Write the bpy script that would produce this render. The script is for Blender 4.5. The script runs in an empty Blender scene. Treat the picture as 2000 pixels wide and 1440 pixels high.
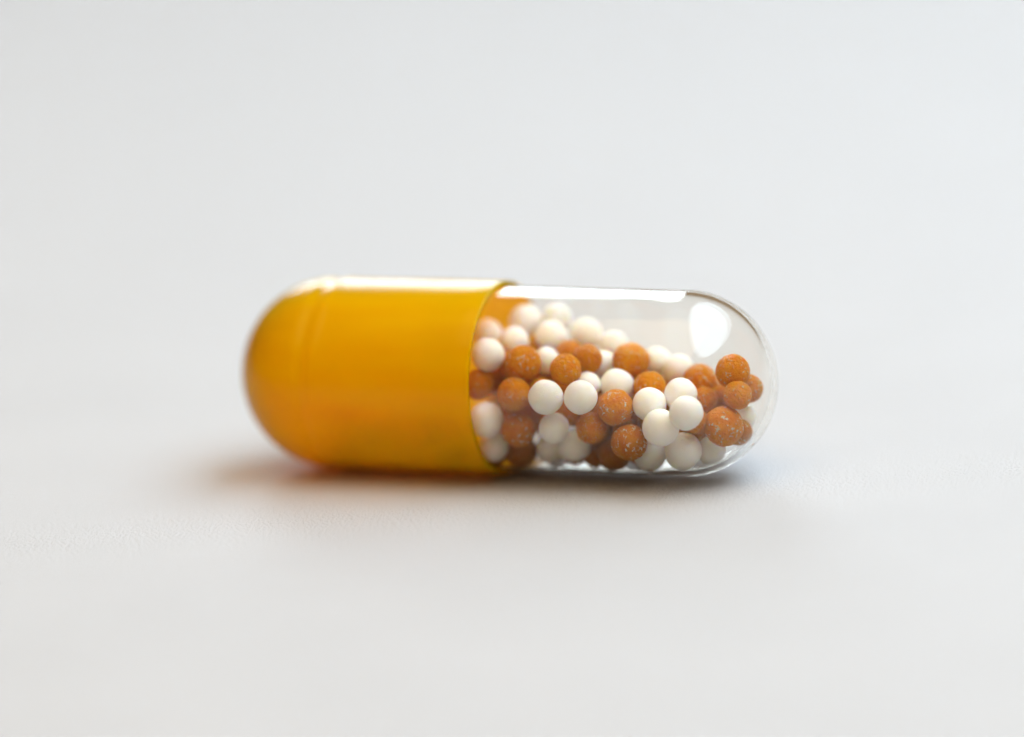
import bpy, bmesh, math, random
from mathutils import Vector, Matrix, noise

# One scene unit is one centimetre.
scn = bpy.context.scene
scn.unit_settings.system = 'METRIC'
scn.unit_settings.scale_length = 0.01
COL = scn.collection

# ------------------------------------------------------------------ camera
cam_d = bpy.data.cameras.new('camera')
cam = bpy.data.objects.new('camera', cam_d)
COL.objects.link(cam)
scn.camera = cam
yaw, elev, roll, dist = math.radians(24.5), math.radians(13.0), math.radians(4.2), 25.0
v = Vector((math.sin(yaw)*math.cos(elev), -math.cos(yaw)*math.cos(elev), math.sin(elev)))
rt = Vector((math.cos(yaw), math.sin(yaw), 0))
up = v.cross(rt)
cr = math.cos(roll)*rt - math.sin(roll)*up
cu = math.sin(roll)*rt + math.cos(roll)*up
target = Vector((0.01488, 0.01499, 0.39734))
M = Matrix((cr, cu, v)).transposed().to_4x4()
M.translation = target + v*dist
cam.matrix_world = M
cam_d.sensor_width = 36.0
cam_d.lens = 36.0*dist/(2000/521.0)
cam_d.clip_start = 0.5
cam_d.clip_end = 1000
cam_d.dof.use_dof = True
cam_d.dof.focus_distance = dist - 0.42
cam_d.dof.aperture_fstop = 0.148
cam_d.dof.aperture_blades = 0

# ------------------------------------------------------------------ world, lamps, exposure
w = bpy.data.worlds.new('World'); scn.world = w; w.use_nodes = True
bg = w.node_tree.nodes['Background']
bg.inputs['Color'].default_value = (1.0, 0.66, 0.34, 1)
bg.inputs['Strength'].default_value = 0.26

def softbox(name, pos, aim, long_axis, sx, sy, radiance, color):
    ld = bpy.data.lights.new(name, 'AREA')
    ld.shape = 'ELLIPSE' if name == 'key_softbox' else 'RECTANGLE'; ld.size = sx; ld.size_y = sy
    ld.energy = radiance*math.pi*sx*sy
    ld.color = color
    o = bpy.data.objects.new(name, ld); COL.objects.link(o)
    z = (Vector(pos)-Vector(aim)).normalized()
    y = Vector(long_axis); y = (y - y.dot(z)*z).normalized()
    x = y.cross(z)
    m = Matrix((x, y, z)).transposed().to_4x4(); m.translation = Vector(pos)
    o.matrix_world = m
    return o
softbox('key_softbox', (8.3, 5.0, 17.4), (0, 0, 0.3), (0.41, -0.91, 0.0), 13.0, 37, 5.0, (0.70, 0.86, 1.0))
softbox('rear_softbox', (-34.0, 58.0, 29.5), (0, 0, 0.3), (0, 0, 1), 22.5, 34, 12.5, (0.80, 0.91, 1.0))
softbox('overhead_softbox', (1.5, -9.0, 31.0), (0, 0, 0.3), (1, 0, 0), 31, 31, 2.1, (1.0, 0.71, 0.40))

scn.view_settings.view_transform = 'Standard'
scn.view_settings.look = 'None'
scn.view_settings.exposure = 0.0
scn.view_settings.gamma = 1.0
scn.view_settings.use_curve_mapping = False
cy = scn.cycles
cy.use_denoising = True
try:
    cy.denoiser = 'OPENIMAGEDENOISE'
except Exception:
    pass
cy.max_bounces = 28; cy.transmission_bounces = 28; cy.glossy_bounces = 12; cy.diffuse_bounces = 6
cy.transparent_max_bounces = 16
cy.caustics_reflective = True; cy.caustics_refractive = True
cy.sample_clamp_indirect = 0.0

# ------------------------------------------------------------------ materials
def new_mat(name):
    m = bpy.data.materials.new(name); m.use_nodes = True
    nt = m.node_tree
    return m, nt, nt.nodes['Principled BSDF']
def node(nt, t, **kw):
    n = nt.nodes.new(t)
    for k, val in kw.items():
        if k in n.inputs.keys(): n.inputs[k].default_value = val
        else: setattr(n, k, val)
    return n
def ramp(nt, src, stops):
    r = nt.nodes.new('ShaderNodeValToRGB')
    while len(r.color_ramp.elements) < len(stops): r.color_ramp.elements.new(0.5)
    for e, (p, c) in zip(r.color_ramp.elements, stops):
        e.position = p; e.color = (c[0], c[1], c[2], 1)
    nt.links.new(src, r.inputs[0])
    return r.outputs[0]
def bump(nt, bsdf, h, strength, distance):
    b = node(nt, 'ShaderNodeBump', Strength=strength, Distance=distance)
    nt.links.new(h, b.inputs['Height'])
    nt.links.new(b.outputs[0], bsdf.inputs['Normal'])
    return b

# paper
mat_paper, nt, b = new_mat('white_paper')
tc = node(nt, 'ShaderNodeTexCoord')
n1 = node(nt, 'ShaderNodeTexNoise', Scale=70.0, Detail=4.0, Roughness=0.65)
n2 = node(nt, 'ShaderNodeTexNoise', Scale=1.1, Detail=3.0, Roughness=0.5)
nt.links.new(tc.outputs['Object'], n1.inputs['Vector']); nt.links.new(tc.outputs['Object'], n2.inputs['Vector'])
nt.links.new(ramp(nt, n2.outputs['Fac'], [(0.3, (0.512, 0.517, 0.526)), (0.7, (0.532, 0.537, 0.546))]), b.inputs['Base Color'])
b.inputs['Roughness'].default_value = 0.85
b.inputs['Specular IOR Level'].default_value = 0.25
bump(nt, b, n1.outputs['Fac'], 1.0, 0.0115)

# yellow gelatin
mat_cap, nt, b = new_mat('yellow_gelatin')
tc = node(nt, 'ShaderNodeTexCoord')
mp = node(nt, 'ShaderNodeMapping'); mp.inputs['Scale'].default_value = (0.35, 1.6, 1.6)
nt.links.new(tc.outputs['Object'], mp.inputs['Vector'])
n1 = node(nt, 'ShaderNodeTexNoise', Scale=5.0, Detail=3.0, Roughness=0.5)
nt.links.new(mp.outputs[0], n1.inputs['Vector'])
nt.nodes.remove(b)
dif = node(nt, 'ShaderNodeBsdfDiffuse'); dif.inputs['Color'].default_value = (1.0, 0.77, 0.0, 1)
trl = node(nt, 'ShaderNodeBsdfTranslucent'); trl.inputs['Color'].default_value = (0.97, 0.40, 0.0, 1)
rfr = node(nt, 'ShaderNodeBsdfRefraction'); rfr.inputs['Color'].default_value = (1.0, 0.50, 0.0, 1)
rfr.inputs['IOR'].default_value = 1.2; rfr.inputs['Roughness'].default_value = 0.55
mx0 = node(nt, 'ShaderNodeMixShader'); mx0.inputs[0].default_value = 0.55
mx1 = node(nt, 'ShaderNodeMixShader'); mr = node(nt, 'ShaderNodeMapRange'); mr.inputs['From Min'].default_value = 0.3; mr.inputs['From Max'].default_value = 0.7
mr.inputs['To Min'].default_value = 0.62; mr.inputs['To Max'].default_value = 0.72
nt.links.new(n1.outputs['Fac'], mr.inputs['Value']); nt.links.new(mr.outputs[0], mx1.inputs[0])
gl = node(nt, 'ShaderNodeBsdfGlossy'); gl.inputs['Roughness'].default_value = 0.14
fr = node(nt, 'ShaderNodeFresnel'); fr.inputs['IOR'].default_value = 1.18
mx2 = node(nt, 'ShaderNodeMixShader')
nt.links.new(trl.outputs[0], mx0.inputs[1]); nt.links.new(rfr.outputs[0], mx0.inputs[2])
nt.links.new(dif.outputs[0], mx1.inputs[1]); nt.links.new(mx0.outputs[0], mx1.inputs[2])
nt.links.new(fr.outputs[0], mx2.inputs[0]); nt.links.new(mx1.outputs[0], mx2.inputs[1]); nt.links.new(gl.outputs[0], mx2.inputs[2])
nt.links.new(mx2.outputs[0], nt.nodes['Material Output'].inputs['Surface'])
bp = node(nt, 'ShaderNodeBump', Strength=0.18, Distance=0.02)
nt.links.new(n1.outputs['Fac'], bp.inputs['Height'])
for q in (dif, trl, rfr, gl, fr): nt.links.new(bp.outputs[0], q.inputs['Normal'])

mat_cap_in, nt, b = new_mat('yellow_gelatin_inner_face')
nt.nodes.remove(b)
rf = node(nt, 'ShaderNodeBsdfRefraction'); rf.inputs['Color'].default_value = (1.0, 0.90, 0.06, 1)
rf.inputs['IOR'].default_value = 1.2; rf.inputs['Roughness'].default_value = 0.5
nt.links.new(rf.outputs[0], nt.nodes['Material Output'].inputs['Surface'])

# clear gelatin
mat_clear, nt, b = new_mat('clear_gelatin')
tc = node(nt, 'ShaderNodeTexCoord')
n1 = node(nt, 'ShaderNodeTexNoise', Scale=3.0, Detail=2.0, Roughness=0.4)
nt.links.new(tc.outputs['Object'], n1.inputs['Vector'])
nt.nodes.remove(b)
bp = node(nt, 'ShaderNodeBump', Strength=0.14, Distance=0.015); nt.links.new(n1.outputs['Fac'], bp.inputs['Height'])
b = node(nt, 'ShaderNodeMixShader')
rfr = node(nt, 'ShaderNodeBsdfGlass'); rfr.inputs['Color'].default_value = (1.0, 0.995, 0.98, 1)
rfr.inputs['IOR'].default_value = 1.09; rfr.inputs['Roughness'].default_value = 0.02
gl = node(nt, 'ShaderNodeBsdfGlossy'); gl.inputs['Roughness'].default_value = 0.05
lw = node(nt, 'ShaderNodeLayerWeight'); lw.inputs['Blend'].default_value = 0.5
pw = node(nt, 'ShaderNodeMath', operation='POWER'); pw.inputs[1].default_value = 5.0
ma = node(nt, 'ShaderNodeMath', operation='MULTIPLY_ADD'); ma.inputs[1].default_value = 0.3; ma.inputs[2].default_value = 0.029
nt.links.new(lw.outputs['Facing'], pw.inputs[0]); nt.links.new(pw.outputs[0], ma.inputs[0]); nt.links.new(ma.outputs[0], b.inputs[0])
nt.links.new(rfr.outputs[0], b.inputs[1]); nt.links.new(gl.outputs[0], b.inputs[2])
for q in (rfr, gl): nt.links.new(bp.outputs[0], q.inputs['Normal'])
# gelatin is faintly milky: a little light scatters in the wall
dif = node(nt, 'ShaderNodeBsdfDiffuse'); dif.inputs['Color'].default_value = (1.0, 0.93, 0.78, 1)
trl = node(nt, 'ShaderNodeBsdfTranslucent'); trl.inputs['Color'].default_value = (1.0, 0.93, 0.78, 1)
mx1 = node(nt, 'ShaderNodeMixShader'); mx1.inputs[0].default_value = 0.5
mx2 = node(nt, 'ShaderNodeMixShader'); mx2.inputs[0].default_value = 0.010
nt.links.new(dif.outputs[0], mx1.inputs[1]); nt.links.new(trl.outputs[0], mx1.inputs[2])
nt.links.new(b.outputs[0], mx2.inputs[1]); nt.links.new(mx1.outputs[0], mx2.inputs[2])
nt.links.new(mx2.outputs[0], nt.nodes['Material Output'].inputs['Surface'])

# white pellet coating
mat_white, nt, b = new_mat('white_pellet_coating')
tc = node(nt, 'ShaderNodeTexCoord'); oi = node(nt, 'ShaderNodeObjectInfo')
add = node(nt, 'ShaderNodeVectorMath', operation='ADD')
sc_ = node(nt, 'ShaderNodeVectorMath', operation='SCALE'); sc_.inputs['Scale'].default_value = 37.0
cmb = node(nt, 'ShaderNodeCombineXYZ')
for k in range(3): nt.links.new(oi.outputs['Random'], cmb.inputs[k])
nt.links.new(cmb.outputs[0], sc_.inputs[0]); nt.links.new(tc.outputs['Object'], add.inputs[0]); nt.links.new(sc_.outputs[0], add.inputs[1])
n1 = node(nt, 'ShaderNodeTexNoise', Scale=2.2, Detail=4.0, Roughness=0.6)
n2 = node(nt, 'ShaderNodeTexNoise', Scale=14.0, Detail=3.0, Roughness=0.6)
for n in (n1, n2): nt.links.new(add.outputs[0], n.inputs['Vector'])
nt.links.new(ramp(nt, n1.outputs['Fac'], [(0.3, (0.985, 0.93, 0.84)), (0.7, (0.99, 0.965, 0.91))]), b.inputs['Base Color'])
b.inputs['Roughness'].default_value = 0.5
b.inputs['Specular IOR Level'].default_value = 0.3
b.inputs['Subsurface Weight'].default_value = 1.0
b.inputs['Subsurface Radius'].default_value = (1.0, 0.75, 0.45)
b.inputs['Subsurface Scale'].default_value = 0.05
bump(nt, b, n2.outputs['Fac'], 0.3, 0.05)

# orange pellet coating, dusted with pale crystals
mat_orange, nt, b = new_mat('orange_pellet_coating')
tc = node(nt, 'ShaderNodeTexCoord'); oi = node(nt, 'ShaderNodeObjectInfo')
add = node(nt, 'ShaderNodeVectorMath', operation='ADD')
sc_ = node(nt, 'ShaderNodeVectorMath', operation='SCALE'); sc_.inputs['Scale'].default_value = 53.0
cmb = node(nt, 'ShaderNodeCombineXYZ')
for k in range(3): nt.links.new(oi.outputs['Random'], cmb.inputs[k])
nt.links.new(cmb.outputs[0], sc_.inputs[0]); nt.links.new(tc.outputs['Object'], add.inputs[0]); nt.links.new(sc_.outputs[0], add.inputs[1])
n1 = node(nt, 'ShaderNodeTexNoise', Scale=2.0, Detail=5.0, Roughness=0.65)
n2 = node(nt, 'ShaderNodeTexNoise', Scale=5.0, Detail=4.0, Roughness=0.7)
n3 = node(nt, 'ShaderNodeTexNoise', Scale=1.6, Detail=2.0, Roughness=0.5)
for n in (n1, n2, n3): nt.links.new(add.outputs[0], n.inputs['Vector'])
base = ramp(nt, n1.outputs['Fac'], [(0.3, (0.92, 0.235, 0.0)), (0.7, (1.0, 0.38, 0.0))])
mul = node(nt, 'ShaderNodeMath', operation='MULTIPLY')
nt.links.new(ramp(nt, n2.outputs['Fac'], [(0.56, (0, 0, 0)), (0.61, (1, 1, 1))]), mul.inputs[0])
nt.links.new(ramp(nt, n3.outputs['Fac'], [(0.43, (0, 0, 0)), (0.52, (1, 1, 1))]), mul.inputs[1])
dust = node(nt, 'ShaderNodeMapRange'); dust.inputs['To Min'].default_value = 0.08; dust.inputs['To Max'].default_value = 1.3
at_d = node(nt, 'ShaderNodeAttribute', attribute_type='OBJECT', attribute_name='dust')
nt.links.new(at_d.outputs['Fac'], dust.inputs['Value'])
mul2 = node(nt, 'ShaderNodeMath', operation='MULTIPLY')
nt.links.new(mul.outputs[0], mul2.inputs[0]); nt.links.new(dust.outputs[0], mul2.inputs[1])
mix = node(nt, 'ShaderNodeMix', data_type='RGBA')
nt.links.new(mul2.outputs[0], mix.inputs[0])
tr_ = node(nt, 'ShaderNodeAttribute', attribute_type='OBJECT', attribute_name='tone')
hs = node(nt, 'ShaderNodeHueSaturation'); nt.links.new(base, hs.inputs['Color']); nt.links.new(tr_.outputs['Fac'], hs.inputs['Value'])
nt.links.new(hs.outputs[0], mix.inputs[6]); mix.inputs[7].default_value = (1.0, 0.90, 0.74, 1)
nt.links.new(mix.outputs[2], b.inputs['Base Color'])
b.inputs['Roughness'].default_value = 0.42
b.inputs['Specular IOR Level'].default_value = 0.12
b.inputs['Subsurface Weight'].default_value = 0.35
b.inputs['Subsurface Radius'].default_value = (1.0, 0.3, 0.03)
b.inputs['Subsurface Scale'].default_value = 0.05
bump(nt, b, n2.outputs['Fac'], 0.8, 0.10)

# ------------------------------------------------------------------ setting
def link(name, me, parent=None):
    o = bpy.data.objects.new(name, me); COL.objects.link(o); o.parent = parent
    return o
bm = bmesh.new()
N, L = 60, 90.0
def spread(i): 
    t = 2*i/N-1
    return L*(0.12*t+0.88*t**3)
grid = [[bm.verts.new((spread(i), spread(j), 0.0)) for j in range(N+1)] for i in range(N+1)]
for i in range(N):
    for j in range(N):
        bm.faces.new((grid[i][j], grid[i+1][j], grid[i+1][j+1], grid[i][j+1]))
for f in bm.faces: f.smooth = True
me = bpy.data.meshes.new('paper_surface'); bm.to_mesh(me); bm.free()
me.materials.append(mat_paper)
paper = link('paper_surface', me)
paper['kind'] = 'structure'
paper['label'] = 'plain white paper sheet filling the whole background under the capsule'
paper['category'] = 'paper'

# ------------------------------------------------------------------ capsule
AX = 0.365            # height of the capsule's axis
def lathe(name, prof, mat, parent, seg=160, closed=True):
    bm = bmesh.new(); rings = []
    for (x, r) in prof:
        if r < 1e-6: rings.append([bm.verts.new((x, 0, 0))])
        else: rings.append([bm.verts.new((x, r*math.cos(2*math.pi*k/seg), r*math.sin(2*math.pi*k/seg))) for k in range(seg)])
    pairs = list(zip(rings, rings[1:])) + ([(rings[-1], rings[0])] if closed else [])
    for a, c in pairs:
        for k in range(seg):
            q = (k+1) % seg
            if len(a) == 1 and len(c) == 1: continue
            if len(a) == 1: bm.faces.new((a[0], c[q], c[k]))
            elif len(c) == 1: bm.faces.new((a[k], a[q], c[0]))
            else: bm.faces.new((a[k], a[q], c[q], c[k]))
    bmesh.ops.recalc_face_normals(bm, faces=bm.faces)
    for f in bm.faces: f.smooth = True
    me = bpy.data.meshes.new(name); bm.to_mesh(me); bm.free(); me.materials.append(mat)
    return link(name, me, parent)

capsule = bpy.data.objects.new('medicine_capsule', None); COL.objects.link(capsule)
capsule['label'] = 'two-piece medicine capsule with opaque yellow cap and clear body holding pellets'
capsule['category'] = 'capsule'

RC, XC = 0.365, -0.705            # cap radius, centre of its dome
def cap_r(x):                     # the cap's outer radius along its straight part, with the locking groove by the dome
    g = math.exp(-((x-(XC+0.012))/0.022)**2)
    return RC - 0.004*(-x/0.7)**1.5 - 0.0045*g + 0.002*math.exp(-((x-(XC+0.055))/0.022)**2)
prof = [(XC-0.362*math.cos(t*math.pi/2/40)*1.0, 0.362*math.sin(t*math.pi/2/40)) for t in range(0, 39)]
xs = [XC-0.012+0.0045*k for k in range(24)] + [XC+0.11+0.0585*k for k in range(10)]
prof += [(x, cap_r(x)) for x in xs if x < -0.02]
rim_in = 0.3475
prof += [(-0.012, RC), (-0.004, RC-0.0012), (0.0, RC-0.005), (0.0, rim_in+0.004), (-0.003, rim_in+0.001), (-0.008, rim_in)]
n_outer = len(prof)
prof += [(-0.1*k, rim_in) for k in range(1, 7)]
prof += [(XC-0.342*math.cos(t*math.pi/2/24), 0.342*math.sin(t*math.pi/2/24)) for t in range(23, -1, -1)]
prof = [(x, max(r, 0.0) if r > 1e-4 else 0.0) for x, r in prof]
cap = lathe('cap', prof, mat_cap, capsule, closed=False)
cap.location = (0, 0, AX)
cap.data.materials.append(mat_cap_in)
for f in cap.data.polygons:
    c = f.center
    if math.hypot(c.y, c.z) < rim_in+0.0006 and c.x > XC or math.hypot(c.x-XC, c.y, c.z) < 0.35 and c.x <= XC: f.material_index = 1
cap['label'] = 'glossy opaque yellow cap with a locking groove near its dome'

RB, XB = 0.3462, 0.72
op = [(XB+RB*math.cos(t*math.pi/2/40), RB*math.sin(t*math.pi/2/40)) for t in range(0, 41)]
op += [(x, RB) for x in (0.66, 0.55, 0.4, 0.2, 0.1, 0.0, -0.1, -0.19)] + [(-0.198, RB-0.002), (-0.2, RB-0.0055), (-0.198, RB-0.009)]
def inner(x): 
    s = min(1, max(0, (x-0.5)/0.2)); s = s*s*(3-2*s)
    return 0.3355 - 0.0095*s
ip = [(x, inner(x)) for x in (-0.19, -0.1, 0.0, 0.1, 0.2, 0.3, 0.4, 0.5, 0.53, 0.56, 0.59, 0.62, 0.65, 0.68, 0.70)]
ip += [(0.713+0.326*math.sin(t*math.pi/2/36)*1.0, 0.326*math.cos(t*math.pi/2/36)) for t in range(0, 37)]
ip = [(x, r if r > 1e-4 else 0.0) for x, r in ip]
op = [(x, r if r > 1e-4 else 0.0) for x, r in op]
body = lathe('clear_body', op+ip, mat_clear, capsule, seg=192, closed=False)
body.location = (0, 0, AX)
body['label'] = 'clear colourless gelatin body with rounded end'

# ------------------------------------------------------------------ pellets
def pellet_mesh(name, mat, seed, low, high, sub=4):
    bm = bmesh.new(); bmesh.ops.create_icosphere(bm, subdivisions=sub, radius=1.0)
    off = Vector((seed*7.3, seed*3.1, seed*5.7))
    for q in bm.verts:
        n = q.co.normalized()
        q.co = n*(1 + low*noise.noise(n*1.3+off) + high*noise.noise(n*6+off) + high*0.6*noise.noise(n*13+off))
    for f in bm.faces: f.smooth = True
    me = bpy.data.meshes.new(name); bm.to_mesh(me); bm.free(); me.materials.append(mat)
    return me
white_meshes = [pellet_mesh('white_pellet', mat_white, s, 0.05, 0.006) for s in range(5)]
orange_meshes = [pellet_mesh('orange_pellet', mat_orange, s+20, 0.045, 0.03) for s in range(6)]
rnd = random.Random(11)
PELLETS = [   # kind, x, y, z, radius (cm), label, dust, tone
    ('w', -0.0968, 0.0610, 0.5178, 0.0576, "soft-edged white pellet highest against the yellow cap's edge", 0.31, 1.01),
    ('w', -0.0083, -0.1407, 0.4873, 0.0633, "white pellet touching the cap's edge, just left of the upper two-lobed orange pellet", 0.14, 1.0),
    ('w', 0.0232, 0.0328, 0.4959, 0.0576, "blurred white pellet between the cap-side white pair and the back-row white pellets", 0.42, 1.02),
    ('w', 0.0161, 0.1644, 0.5457, 0.0633, "blurred white pellet highest of the whole pile, beside the cap's far inner wall", 0.11, 1.04),
    ('w', 0.1479, 0.0995, 0.5030, 0.0614, "large pale white pellet in the upper pile above the first orange pair", 0.14, 0.92),
    ('w', 0.1777, -0.0246, 0.4408, 0.0518, "white pellet half hidden between the two upper orange pellets near the cap", 0.34, 1.03),
    ('w', 0.2442, 0.2058, 0.4921, 0.0614, "out-of-focus white pellet on the back wall, right of the large pale white one", 0.24, 1.03),
    ('w', 0.3666, 0.0713, 0.4032, 0.0576, "dim white pellet in the second row, left of the lone topmost middle orange pellet", 0.32, 0.91),
    ('w', 0.3491, 0.2212, 0.4437, 0.0576, "out-of-focus white pellet on the back wall, above the lone middle orange pellet", 0.23, 0.89),
    ('w', 0.1298, 0.2038, 0.5491, 0.0576, "peach-tinted out-of-focus white pellet against the back wall, right of the highest one", 0.13, 0.88),
    ('o', 0.1375, -0.1499, 0.4600, 0.0691, "orange pellet with pale specks, topmost front one near the cap", 0.6, 1.05),
    ('o', 0.0459, -0.0595, 0.4319, 0.0518, "small orange pellet peeking out left of the topmost front orange pellet near the cap", 0.38, 1.05),
    ('o', 0.3138, -0.1625, 0.4444, 0.0595, "smooth orange pellet right above the gap between the two round front white pellets", 0.15, 1.12),
    ('o', 0.3543, -0.0509, 0.4577, 0.0576, "soft orange pellet behind and right of the smooth upper orange one", 0.16, 0.86),
    ('o', 0.2362, 0.0591, 0.4479, 0.0537, "mostly hidden orange pellet behind the smooth upper orange one", 0.49, 0.96),
    ('o', 0.4860, 0.0570, 0.4283, 0.0691, "lone round orange pellet standing highest in the middle of the clear body", 0.3, 1.1),
    ('o', -0.0440, -0.1646, 0.3782, 0.0576, "orange pellet cut off by the yellow cap's edge at mid height", 0.26, 0.9),
    ('o', 0.1286, -0.2331, 0.3626, 0.0633, "dull orange pellet directly left of the crisp white front pellet", 0.2, 1.0),
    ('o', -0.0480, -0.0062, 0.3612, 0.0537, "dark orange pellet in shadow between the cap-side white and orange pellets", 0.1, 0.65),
    ('w', 0.2727, -0.2691, 0.3638, 0.0653, "crisp round white pellet at the front, left of a matching white neighbour", 0.34, 1.02),
    ('w', 0.4027, -0.2455, 0.3618, 0.0633, "round white front pellet directly under the smooth upper orange one", 0.28, 0.93),
    ('w', 0.3757, -0.1112, 0.3750, 0.0499, "small white pellet showing behind the right round front white pellet", 0.12, 1.03),
    ('w', 0.4709, -0.0522, 0.3589, 0.0653, "white pellet under the lone middle orange pellet, above a specked orange one", 0.11, 0.95),
    ('o', 0.5909, -0.0272, 0.3512, 0.0614, "golden orange pellet between two white ones, right of the pile's middle", 0.35, 1.12),
    ('w', 0.7248, -0.0579, 0.3346, 0.0633, "white pellet at the top of the right-hand white cluster, beside the orange cluster", 0.44, 0.88),
    ('w', 0.6314, -0.1349, 0.3141, 0.0633, "white pellet on the left of the right-hand white cluster, next to specked orange", 0.39, 1.04),
    ('w', 0.8165, -0.2351, 0.3113, 0.0633, "white pellet on the right of the right-hand white cluster, second row", 0.35, 1.01),
    ('w', 0.7051, -0.2181, 0.2497, 0.0691, "brightest white pellet, nearest in the right-hand white cluster", 0.14, 0.94),
    ('w', 0.7419, -0.1100, 0.1355, 0.0691, "lowest front white pellet, under the brightest one near the clear end", 0.16, 1.02),
    ('w', 0.8130, -0.0145, 0.1145, 0.0557, "faint white pellet on the bottom beside the clear rounded end", 0.22, 0.94),
    ('w', 0.5943, -0.0790, 0.1073, 0.0614, "dim white pellet low down between dark orange and the lowest front white one", 0.5, 1.02),
    ('w', 0.9029, 0.1156, 0.2113, 0.0461, "small pale white pellet mostly hidden behind the large specked orange one", 0.49, 0.94),
    ('o', 0.7263, 0.1316, 0.3420, 0.0633, "grainy orange pellet on the left of the orange cluster by the rounded end", 0.55, 1.0),
    ('o', 0.9012, 0.0300, 0.4061, 0.0653, "grainy orange pellet on top of the orange cluster by the rounded end", 0.5, 1.0),
    ('o', 0.9309, 0.1057, 0.3241, 0.0537, "rough orange pellet farthest right, against the rounded clear end", 0.75, 0.95),
    ('o', 0.9492, -0.0562, 0.3390, 0.0537, "orange pellet in the middle of the right end cluster, above the large specked one", 0.6, 1.05),
    ('o', 0.7793, 0.0301, 0.2928, 0.0518, "orange pellet squeezed between the white cluster and the large specked orange one", 0.3, 1.0),
    ('o', 0.8074, 0.1110, 0.2934, 0.0365, "smallest orange pellet, in the centre of the right end cluster", 0.29, 0.91),
    ('o', 0.9008, -0.0914, 0.2295, 0.0749, "large orange pellet with white crystal specks, nearest the clear rounded end", 1.0, 1.02),
    ('o', 0.9115, 0.0304, 0.1749, 0.0499, "rough orange pellet tucked behind the lower right of the large specked one", 0.7, 0.8),
    ('o', 0.5081, -0.1702, 0.3074, 0.0691, "specked orange pellet at the front centre, left of the white cluster", 0.95, 1.0),
    ('o', 0.4116, -0.1831, 0.2294, 0.0595, "plain orange pellet low at the front, left of the dark frosted one", 0.25, 0.98),
    ('o', 0.5574, -0.1807, 0.1807, 0.0691, "dark orange pellet frosted with white crystals, low at the front centre", 1.0, 0.8),
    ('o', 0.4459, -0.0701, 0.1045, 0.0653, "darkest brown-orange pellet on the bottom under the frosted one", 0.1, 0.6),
    ('w', 0.2731, -0.2160, 0.2335, 0.0576, "small white pellet under the crisp round white front pellet", 0.26, 0.88),
    ('w', 0.3082, -0.1201, 0.1438, 0.0633, "beige-shaded white pellet on the bottom, left of the plain low orange one", 0.25, 1.05),
    ('w', 0.1959, -0.0762, 0.1173, 0.0576, "dim white pellet on the bottom behind the small front white one", 0.48, 0.98),
    ('w', -0.0021, -0.2110, 0.2532, 0.0672, "tall-looking white pellet by the cap's edge in the lower half", 0.3, 0.92),
    ('w', -0.0051, -0.1626, 0.1405, 0.0576, "lowest white pellet beside the yellow cap's edge", 0.14, 0.9),
    ('o', 0.1199, -0.1963, 0.2160, 0.0653, "orange pellet with bright specks in the lower left, beside the cap-side white ones", 0.8, 0.85),
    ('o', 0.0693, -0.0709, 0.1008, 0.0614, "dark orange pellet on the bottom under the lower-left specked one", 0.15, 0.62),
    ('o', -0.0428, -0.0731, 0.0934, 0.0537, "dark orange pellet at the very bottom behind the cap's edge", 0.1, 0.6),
    ('w', -0.0574, 0.0374, 0.2711, 0.0499, "pinkish white pellet deep in the shade between two cap-side orange pellets", 0.41, 1.02),
    ('w', 0.5148, 0.2278, 0.3853, 0.0576, "out-of-focus white pellet at the back, right of the lone middle orange one", 0.24, 1.01),
    ('w', 0.6191, 0.1824, 0.3656, 0.0614, "out-of-focus white pellet at the back, left of the orange end cluster", 0.41, 0.99),
    ('o', 0.3102, 0.1298, 0.3321, 0.0537, "dim orange pellet deep behind the right round front white pellet", 0.1, 0.8),
    ('o', 0.5755, 0.0804, 0.1654, 0.0631, None, 0.37, 1.0),
    ('o', 0.5106, 0.0070, 0.2464, 0.0654, None, 0.25, 0.99),
    ('o', 0.1754, 0.2573, 0.3369, 0.0647, None, 0.21, 0.95),
    ('o', -0.0385, 0.2577, 0.3278, 0.0601, None, 0.41, 0.99),
    ('o', -0.5231, 0.0887, 0.1227, 0.0671, "cap", 0.22, 1.04),
    ('o', -0.2669, -0.0249, 0.1524, 0.0652, "cap", 0.36, 0.97),
    ('o', 0.1683, 0.1833, 0.2449, 0.0611, None, 0.1, 0.96),
    ('o', 0.4485, 0.0913, 0.3056, 0.0648, None, 0.2, 0.98),
    ('o', 0.1853, -0.1322, 0.3447, 0.0581, None, 0.29, 1.01),
    ('o', 0.6922, 0.1288, 0.1348, 0.0594, None, 0.36, 1.01),
    ('o', 0.0279, 0.2063, 0.4042, 0.0621, None, 0.24, 0.98),
    ('o', 0.4856, 0.1598, 0.2136, 0.0587, None, 0.4, 1.02),
    ('o', 0.3314, 0.0618, 0.1431, 0.0678, None, 0.24, 1.02),
    ('o', 0.2199, 0.0825, 0.2342, 0.0609, None, 0.45, 0.99),
    ('o', 0.0988, 0.1587, 0.1503, 0.0636, None, 0.49, 1.04),
    ('o', 0.2710, -0.1008, 0.2725, 0.0627, None, 0.31, 0.96),
    ('o', 0.0820, 0.0475, 0.2005, 0.0592, None, 0.17, 1.02),
    ('o', -0.1676, -0.1412, 0.1497, 0.0624, "cap", 0.47, 0.95),
    ('o', -0.6639, -0.0923, 0.1163, 0.0632, "cap", 0.38, 0.99),
    ('o', 0.7172, 0.2071, 0.2111, 0.0594, None, 0.39, 0.88),
    ('o', -0.0099, 0.1948, 0.2011, 0.0612, None, 0.41, 0.97),
    ('o', -0.0653, 0.1458, 0.3054, 0.0586, None, 0.37, 0.93),
    ('o', 0.7173, 0.0272, 0.1839, 0.0581, None, 0.35, 1.0),
    ('o', 0.1492, 0.0424, 0.0939, 0.0598, None, 0.35, 0.99),
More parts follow.
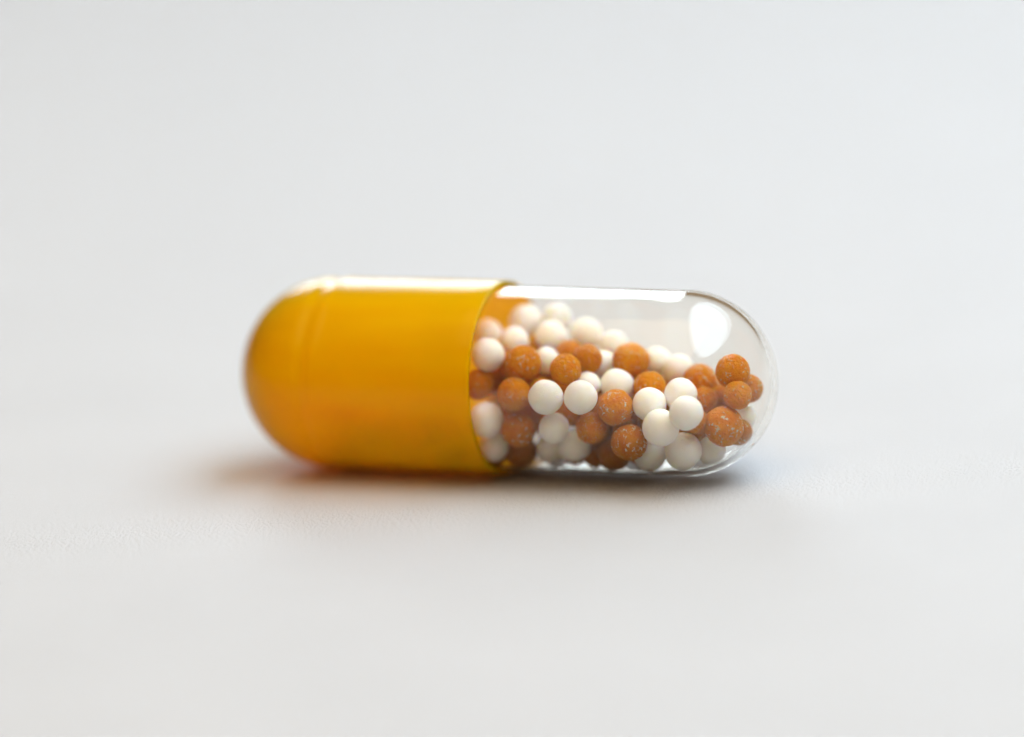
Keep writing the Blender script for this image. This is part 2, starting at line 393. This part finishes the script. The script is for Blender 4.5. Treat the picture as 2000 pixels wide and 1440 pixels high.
    ('o', -0.4010, 0.0089, 0.1574, 0.0634, "cap", 0.11, 0.88),
    ('o', 0.3798, 0.0025, 0.2489, 0.0612, None, 0.28, 0.98),
    ('o', 0.1029, 0.0781, 0.3124, 0.0607, None, 0.19, 0.99),
    ('o', 0.2450, 0.0005, 0.3275, 0.0634, None, 0.35, 0.86),
    ('o', 0.3085, 0.2149, 0.2575, 0.0658, None, 0.29, 0.9),
    ('o', 0.4129, 0.2016, 0.3421, 0.0671, None, 0.12, 0.88),
    ('o', -0.7095, 0.0410, 0.1307, 0.0671, "cap", 0.23, 0.89),
    ('o', -0.3172, 0.0882, 0.1299, 0.0644, "cap", 0.18, 0.86),
    ('o', -0.4695, -0.1024, 0.1642, 0.0593, "cap", 0.29, 0.93),
    ('o', -0.5671, -0.0288, 0.1186, 0.0628, "cap", 0.34, 0.97),
    ('o', 0.6496, 0.0496, 0.2880, 0.0627, None, 0.2, 1.03),
    ('o', 0.4443, 0.1055, 0.1226, 0.0654, None, 0.1, 0.93),
    ('o', 0.1262, -0.0503, 0.2550, 0.0652, None, 0.21, 0.93),
    ('o', 0.5860, 0.2163, 0.2077, 0.0603, None, 0.15, 1.02),
    ('o', -0.3395, -0.1262, 0.1540, 0.0668, "cap", 0.25, 0.86),
    ('o', 0.6105, -0.0631, 0.2318, 0.0583, None, 0.35, 0.87),
    ('o', -0.0046, -0.0621, 0.1996, 0.0608, None, 0.32, 0.92),
    ('o', 0.2590, 0.1603, 0.1478, 0.0618, None, 0.33, 1.04),
    ('o', 0.6829, 0.2658, 0.2944, 0.0588, None, 0.43, 0.93),
    ('o', 0.8176, 0.2115, 0.2763, 0.0594, None, 0.43, 0.98),
    ('o', -0.5684, -0.1464, 0.1640, 0.0586, "cap", 0.25, 0.88),
    ('o', 0.1731, 0.1408, 0.3940, 0.0624, None, 0.34, 0.96),
    ('o', 0.0007, 0.0185, 0.0959, 0.0595, None, 0.48, 1.04),
    ('o', 0.0703, 0.1014, 0.4197, 0.0580, None, 0.34, 0.92),
    ('o', 0.7993, 0.1044, 0.1759, 0.0621, None, 0.46, 0.85),
    ('o', 0.1513, -0.0183, 0.3547, 0.0440, None, 0.14, 0.96),
    ('o', 0.7733, -0.0591, 0.2357, 0.0514, None, 0.35, 0.88),
    ('o', 0.2631, -0.0130, 0.0841, 0.0486, None, 0.35, 1.03),
    ('o', 0.5128, 0.2543, 0.2627, 0.0499, None, 0.25, 0.94),
    ('o', 0.0839, 0.2415, 0.2437, 0.0435, None, 0.19, 0.91),
    ('o', -0.0586, 0.1534, 0.1255, 0.0455, None, 0.49, 0.93),
    ('o', 0.4199, -0.0845, 0.2573, 0.0425, None, 0.48, 1.03),
    ('o', 0.5524, 0.1179, 0.2776, 0.0439, None, 0.34, 0.9),
    ('o', 0.3478, 0.1041, 0.2493, 0.0461, None, 0.49, 0.95),
    ('o', 0.8081, -0.1449, 0.2615, 0.0466, None, 0.27, 0.91),
    ('o', 0.3504, 0.2824, 0.3272, 0.0457, None, 0.49, 0.95),
    ('o', -0.0072, 0.0911, 0.2124, 0.0442, None, 0.21, 0.95),
    ('o', 0.0510, 0.1623, 0.2841, 0.0500, None, 0.15, 0.97),
    ('o', 0.3820, 0.1924, 0.1619, 0.0527, None, 0.28, 0.91),
    ('o', 0.3903, -0.0691, 0.1899, 0.0426, None, 0.41, 1.02),
    ('o', 0.5975, 0.2685, 0.3302, 0.0441, None, 0.11, 0.96),
    ('o', 0.2669, -0.0103, 0.2284, 0.0446, None, 0.21, 1.04),
    ('o', 0.0090, 0.0682, 0.3503, 0.0446, None, 0.41, 0.9),
    ('o', 0.5064, 0.0331, 0.0815, 0.0472, None, 0.21, 0.88),
    ('o', 0.6485, 0.0039, 0.1095, 0.0447, None, 0.5, 0.91),
    ('o', 0.3496, -0.0316, 0.0773, 0.0424, None, 0.34, 0.94),
    ('o', 0.4994, -0.0935, 0.2136, 0.0427, None, 0.36, 0.97),
    ('o', 0.0678, -0.0174, 0.3361, 0.0514, None, 0.4, 0.87),
    ('o', 0.0760, 0.2718, 0.3506, 0.0443, None, 0.4, 0.91),
    ('o', 0.6392, 0.1324, 0.2243, 0.0434, None, 0.31, 0.92),
    ('o', 0.4031, 0.2556, 0.2341, 0.0446, None, 0.22, 0.96),
    ('o', 0.2876, 0.2167, 0.3585, 0.0420, None, 0.29, 0.92),
]
for kind, x, y, z, r, label, dust_amount, tone_amount in PELLETS:
    o = link('white_pellet' if kind == 'w' else 'orange_pellet', rnd.choice(white_meshes if kind == 'w' else orange_meshes))
    o.location = (x, y, z)
    o.rotation_euler = (rnd.uniform(0, 6.28), rnd.uniform(0, 6.28), rnd.uniform(0, 6.28))
    s = r if kind == 'w' else r*1.0
    o.scale = (s, s*rnd.uniform(0.97, 1.0), s*rnd.uniform(0.97, 1.0))
    o['dust'] = float(dust_amount); o['tone'] = float(tone_amount)
    o['category'] = 'pellet'
    o['group'] = 'white pellets in the capsule' if kind == 'w' else 'orange pellets in the capsule'
    if label == 'cap':
        label = 'orange pellet at the bottom of the yellow cap, hidden by its wall'
        o['group'] = 'pellets hidden inside the yellow cap'
    if label is None:
        label = ('white' if kind == 'w' else 'orange') + ' pellet deep in the pile, mostly hidden behind the front pellets'
    o['label'] = label
